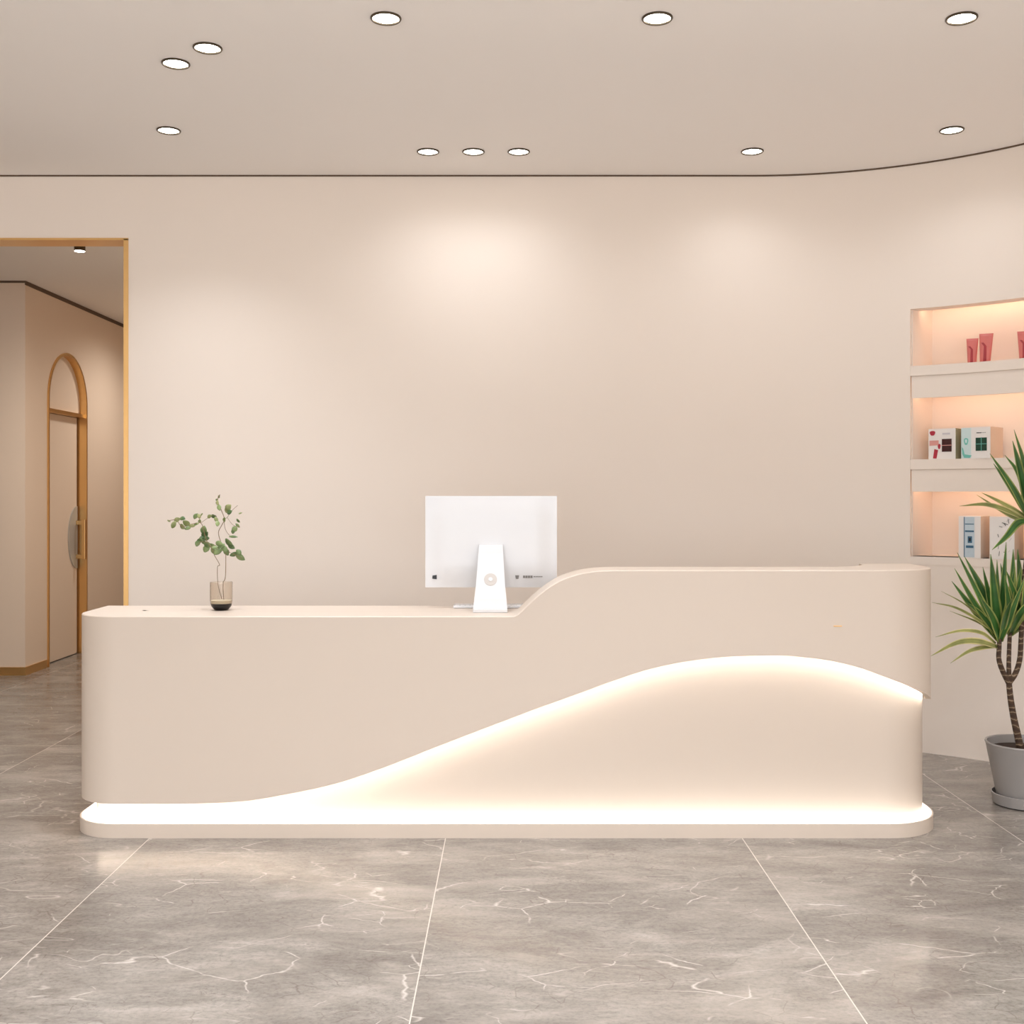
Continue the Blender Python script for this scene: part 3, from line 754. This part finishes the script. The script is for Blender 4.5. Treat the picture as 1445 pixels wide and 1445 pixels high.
PINK = mat('pink_foil', (214, 118, 112), 0.35, var=0.08, scale=20)
PINKD = mat('dark_pink_print', (172, 58, 66), 0.4, var=0.1, scale=20)
def pouch(u, v, wdt, h, z, lab, lean=0.0, grp='pink pouches on the upper niche shelf'):
    c = niche(u, v, z); t = thing('pouch', tuple(c), lab, 'pouch', grp)
    ux = Vector((math.cos(0.45), -math.sin(0.45), 0)); nv = Vector((math.sin(0.45), math.cos(0.45), 0))
    nr, nc = 10, 10; vs, fs = [], []
    for side in (-1, 1):
        for r in range(nr + 1):
            f = r / nr; half = wdt / 2 * (0.76 + 0.24 * f ** 1.2); th = 0.016 * (1 - f ** 1.6)
            for q in range(nc + 1):
                s = -1 + 2 * q / nc
                p = c + ux * (half * s + lean * f) + nv * (side * (th * (1 - s * s) ** 0.5 + 0.0012)) + Vector((0, 0, h * f + 0.001))
                vs.append(p)
    K = (nr + 1) * (nc + 1)
    for sd in (0, 1):
        for r in range(nr):
            for q in range(nc):
                a = sd * K + r * (nc + 1) + q; fs.append([a, a + 1, a + nc + 2, a + nc + 1])
    for r in range(nr):
        for q in (0, nc):
            a = r * (nc + 1) + q; fs.append([a, a + nc + 1, K + a + nc + 1, K + a])
    for q in range(nc):
        for r in (0, nr):
            a = r * (nc + 1) + q; fs.append([a, a + 1, K + a + 1, K + a])
    mesh('pouch_body', vs, fs, PINK, t, True)
    vs2, fs2 = [], []   # printed darker figure on the front
    for f in (0.0, 0.15, 0.3, 0.45, 0.55, 0.68):
        half = wdt / 2 * (0.76 + 0.24 * f ** 1.2); th = 0.016 * (1 - f ** 1.6)
        for s in ((-0.35 + 0.15 * f, 0.25 - 0.2 * f) if f < 0.6 else (-0.75, -0.35)):
            vs2.append(c + ux * (half * s + lean * f) - nv * (th * (1 - s * s) ** 0.5 + 0.0022) + Vector((0, 0, h * f + 0.001)))
    for r in range(5): fs2.append([r * 2, r * 2 + 1, r * 2 + 3, r * 2 + 2])
    o = mesh('print', vs2, fs2, PINKD, t, True, fix=False); o.modifiers.new('t', 'SOLIDIFY').thickness = 0.0005
    return t
ZP = 2.112
pouch(0.298, 0.10, 0.060, 0.131, ZP, 'shorter pink pouch at the left end of the upper niche shelf', 0.002)
pouch(0.368, 0.10, 0.070, 0.150, ZP, 'taller pink pouch right beside the shorter one on the upper shelf', 0.006)
pouch(0.572, 0.10, 0.066, 0.142, ZP, 'pink pouch standing alone further right on the upper shelf', -0.002)
pouch(0.640, 0.10, 0.066, 0.150, ZP, 'pink pouch at the right picture edge on the upper shelf', 0.002)

CARD = mat('white_card', (238, 234, 230), 0.5, var=0.01)
def gift(u, v, wu, dv, h, z, name, lab, cat='box', side=None, grp=None):
    c = niche(u, v, z); t = thing(name, tuple(niche(u + wu / 2, v + dv / 2, z)), lab, cat, grp)
    o = MB().obox(c, Uv * wu, Vv * dv, (0, 0, h)).build('carton', [CARD] + ([side] if side else []), t)
    if side:
        for p in o.data.polygons:
            if p.normal.dot(Uv) > 0.9: p.material_index = 1
    def face(a0, a1, b0, b1, m, nm, poly=None, dep=0.0012):
        q = poly or [(a0, b0), (a1, b0), (a1, b1), (a0, b1)]
        vs = []; fs = []
        for dd in (0.0, dep):
            for a, b in q: vs.append(c + Uv * (a * wu) - Vv * (dd + 0.0002) + Vector((0, 0, b * h)))
        k = len(q); fs.append(list(range(k))); fs.append(list(range(k, 2 * k)))
        for i in range(k): fs.append([i, (i + 1) % k, k + (i + 1) % k, k + i])
        return mesh(nm, vs, fs, m, t)
    return t, face
REDW = mat('dark_red_window', (58, 14, 16), 0.25); REDP = mat('red_print', (176, 40, 62), 0.5); ROSE = mat('rose_print', (222, 158, 150), 0.5)
GRNW = mat('dark_green_window', (8, 62, 46), 0.25); TEAL = mat('teal_print', (110, 190, 178), 0.5); MINT = mat('mint_print', (206, 226, 226), 0.5)
SAGE = mat('sage_side', (160, 158, 128), 0.6); STR = mat('beige_striped_side', (222, 200, 180), 0.6)
def blob(cx, cy, rx, ry, n=14, ph=0.0, wob=0.15):
    return [(cx + rx * math.cos(2 * math.pi * i / n) * (1 + wob * math.sin(3 * 2 * math.pi * i / n + ph)), cy + ry * math.sin(2 * math.pi * i / n) * (1 + wob * math.cos(2 * 2 * math.pi * i / n + ph))) for i in range(n)]
ZB = 1.600
t, f = gift(0.080, 0.050, 0.150, 0.16, 0.165, ZB, 'gift_box', 'white gift box with red print and dark red window on the niche shelf', side=SAGE, grp=None)
f(0.50, 0.86, 0.24, 0.66, REDW, 'window_panel'); f(0.49, 0.87, 0.44, 0.46, ROSE, 'window_bar', dep=0.002)
f(0, 0, 0, 0, REDP, 'print', [(0.17, 0.03), (0.30, 0.02), (0.36, 0.30), (0.22, 0.34)]); f(0, 0, 0, 0, ROSE, 'print', [(0.04, 0.45), (0.38, 0.46), (0.38, 0.62), (0.04, 0.62)])
f(0, 0, 0, 0, REDP, 'print', blob(0.15, 0.86, 0.10, 0.09)); f(0, 0, 0, 0, REDP, 'print', blob(0.40, 0.42, 0.05, 0.10))
f(0.52, 0.80, 0.80, 0.86, mat('faint_text', (206, 202, 206), 0.6), 'lettering')
t, f = gift(0.258, 0.058, 0.155, 0.165, 0.166, ZB, 'gift_box', 'white gift box with green print and dark green window on the niche shelf', side=STR)
f(0.50, 0.88, 0.24, 0.66, GRNW, 'window_panel'); f(0.49, 0.89, 0.45, 0.465, TEAL, 'window_bar', dep=0.002); f(0.685, 0.70, 0.23, 0.67, TEAL, 'window_bar', dep=0.0025)
f(0.0, 0.34, 0.01, 0.98, MINT, 'print_panel'); f(0, 0, 0, 0, TEAL, 'print', blob(0.17, 0.55, 0.075, 0.13), dep=0.0018); f(0, 0, 0, 0, MINT, 'print', blob(0.17, 0.56, 0.035, 0.07), dep=0.0022)
f(0, 0, 0, 0, TEAL, 'print', [(0.02, 0.38), (0.07, 0.32), (0.12, 0.14), (0.36, 0.10), (0.30, 0.02), (0.10, 0.03), (0.04, 0.15)], dep=0.0018)
for i in range(6): f(0.53 + i * 0.055, 0.53 + i * 0.055 + (0.045 if i < 3 else 0.04), 0.80 if i < 3 else 0.81, 0.83 if i < 3 else 0.825, M['black'] if i < 3 else M['ink'], 'lettering')
ZL = NZ0
BLUE = mat('blue_print', (60, 104, 132), 0.5); PALE = mat('pale_blue_print', (196, 212, 222), 0.4, var=0.08, scale=40); SIDE = mat('beige_side', (224, 204, 186), 0.6)
t, f = gift(0.245, 0.055, 0.118, 0.12, 0.223, ZL, 'carton_box', 'tall white box with a pale blue picture on the lowest niche ledge', side=SIDE)
f(0.26, 0.72, 0.02, 0.98, PALE, 'picture'); f(0.30, 0.70, 0.62, 0.66, BLUE, 'print', dep=0.002); f(0.24, 0.28, 0.02, 0.98, BLUE, 'print', dep=0.0016)
f(0.42, 0.62, 0.36, 0.52, BLUE, 'print', dep=0.002); f(0.34, 0.68, 0.24, 0.30, BLUE, 'print', dep=0.002); f(0.48, 0.56, 0.40, 0.48, M['black'], 'print', dep=0.0026); f(0.30, 0.70, 0.80, 0.82, BLUE, 'print', dep=0.002)
t, f = gift(0.408, 0.060, 0.128, 0.12, 0.222, ZL, 'carton_box', 'white box with scribbled grey pattern on the lowest ledge, half behind leaves', side=SIDE)
random.seed(3)
for i in range(16):
    a, b = random.uniform(0.18, 0.85), random.uniform(0.1, 0.92); ww = random.uniform(0.04, 0.1); an = random.uniform(0, 3.1)
    dx, dz = ww * math.cos(an), ww * math.sin(an) * 0.6
    f(0, 0, 0, 0, M['ink'], 'print', [(a - dx, b - dz), (a + dx, b + dz), (a + dx + .02, b + dz + .012), (a - dx + .02, b - dz + .012)])
t, f = gift(0.590, 0.060, 0.120, 0.12, 0.215, ZL, 'carton_box', 'white box at the right picture edge on the lowest ledge behind the plant', side=SIDE)
f(0.1, 0.5, 0.5, 0.9, PALE, 'picture'); f(0.15, 0.25, 0.72, 0.78, M['black'], 'print', dep=0.002)

# ------------------------------------------------------------------ ceiling downlights
def lamp(name, kind, loc, power, col=(0.965, 0.99, 1.04), **kw):
    l = bpy.data.lights.new(name, kind); l.energy = power; l.color = col
    for k, v in kw.items(): setattr(l, k, v)
    o = bpy.data.objects.new(name, l); COL.objects.link(o); o.location = loc; return o
def make_downlight(x, y):
    t = thing('downlight', (x, y, CZ))
    MB().lathe([(0.0490, 0.0), (0.0585, 0.0), (0.0595, -0.004), (0.0565, -0.0080), (0.0510, -0.0070), (0.0490, 0.0)], (x, y, CZ), 44).build('trim_ring', M['chrome'], t, True, True)
    MB().lathe([(0, -0.0022), (0.049, -0.0022), (0.0508, -0.0006), (0, -0.0006)], (x, y, CZ), 44).build('lens', M['lens'], t, True, True)
    return t
LIGHTS = [(544.5, 25, 'round recessed downlight at the top of the picture, nearest above the computer', None),
    (927.5, 25, 'round recessed downlight at the top of the picture, above the high desk end', None),
    (1357, 25, 'round recessed downlight in the top right corner, above the plant side', None),
    (293, 67, 'round recessed downlight of the close pair at upper left, the right one', None),
    (248, 89, 'round recessed downlight of the close pair at upper left, the left one', None),
    (238, 183.5, 'lone recessed downlight above the doorway side, below the close pair', None),
    (604, 213.5, 'recessed downlight by the back wall, leftmost of the row of three', 'w'),
    (668, 213.5, 'recessed downlight by the back wall, middle of the row of three', 'w'),
    (732, 213.5, 'recessed downlight by the back wall, rightmost of the row of three', 'w'),
    (1061.5, 213, 'single recessed downlight by the back wall, right of the row of three', 'w'),
    (1343, 183, 'recessed downlight close to the curved wall above the niche', 'w')]
src = None; spots = []
for px, py, lab, wl in LIGHTS:
    D = (CZ - EYE) * F / (CY - py); x = (px - CX) / F * D
    if src is None:
        t = src = make_downlight(x, D); kids = list(t.children); sx0, sy0 = x, D
    else:
        t = src.copy(); COL.objects.link(t); t.location = (x, D, CZ)
        for ch in kids:
            c = ch.copy(); COL.objects.link(c); c.parent = t; c.matrix_parent_inverse = ch.matrix_parent_inverse.copy()
    tag(t, lab, 'downlight', 'recessed ceiling downlights'); spots.append((x, D, wl))
# corridor surface light
lx, ly = -2.905, 7.62
t = thing('ceiling_light', (lx, ly, CC), 'small dark cylinder light on the corridor ceiling beyond the brass opening', 'ceiling light')
MB().lathe([(0, 0), (0.036, 0), (0.036, -0.034), (0.033, -0.034), (0.033, -0.028), (0, -0.028)], (lx, ly, CC), 32).build('lamp_body', M['bronze'], t, True, True)
MB().lathe([(0, -0.0282), (0.0325, -0.0282), (0.0325, -0.036), (0, -0.038)], (lx, ly, CC), 32).build('lens', M['lens'], t, True, True)

# ------------------------------------------------------------------ light
for i, (x, y, wl) in enumerate(spots):
    p = (6.5 if -1.0 < x < 0.3 else 10) if wl else 52
    s = lamp('downlight_and_fill_lamp', 'SPOT', (x, y, CZ - 0.02), p, spot_size=math.radians(150 if wl else 120), spot_blend=1.0, shadow_soft_size=0.06)
for x, y in ((-3.0, 1.2), (-1.0, 1.2), (1.0, 1.2), (2.4, 1.2), (-2.0, 0.2), (0.2, 0.2), (2.2, 0.2), (-1.0, -1.8), (1.4, -1.8)):  # unseen fill spots added overhead; their floor bounce brightens the ceiling
    lamp('downlight_and_fill_lamp', 'SPOT', (x, y, CZ - 0.02), 215, spot_size=math.radians(150), spot_blend=1.0, shadow_soft_size=0.08)
s = lamp('corridor_lamp', 'SPOT', (lx, ly, CC - 0.06), 125, (1, .95, .88), spot_size=math.radians(170), spot_blend=1.0, shadow_soft_size=0.12)
lamp('corridor_lamp', 'SPOT', (-2.9, 10.5, CC - 0.06), 70, (1, .95, .88), spot_size=math.radians(170), spot_blend=1.0, shadow_soft_size=0.12)
s = lamp('upward_fill_light', 'AREA', (-0.7, FRONT + 0.05, 1.5), 125, (0.94, 0.98, 1.05), shape='RECTANGLE', size=6.8, size_y=2.8)  # unseen fill light added at the front, tilted up to brighten the ceiling
s.rotation_euler = (math.radians(128), 0, 0)
wd = bpy.data.worlds.new('sky'); S.world = wd; wd.use_nodes = True
bg = wd.node_tree.nodes['Background']; bg.inputs['Color'].default_value = (0.93, 0.97, 1.0, 1); bg.inputs['Strength'].default_value = 1.2

# ------------------------------------------------------------------ camera
cam = bpy.data.cameras.new('camera'); co = bpy.data.objects.new('camera', cam); COL.objects.link(co)
co.location = (0, 0, EYE); co.rotation_euler = (math.radians(90), 0, 0)
cam.sensor_fit = 'HORIZONTAL'; cam.sensor_width = 36; cam.lens = 36 * F / 1445
cam.shift_x = 0; cam.shift_y = -(722.5 - CY) / 1445
S.camera = co
S.view_settings.view_transform = 'Standard'; S.view_settings.look = 'None'
S.view_settings.gamma = 1; S.view_settings.use_curve_mapping = False
S.view_settings.exposure = 0.09
try:
    S.cycles.use_denoising = True; S.cycles.max_bounces = 10; S.cycles.diffuse_bounces = 6
    S.cycles.sample_clamp_indirect = 6
    S.cycles.use_adaptive_sampling = True; S.cycles.adaptive_threshold = 0.025
except Exception: pass
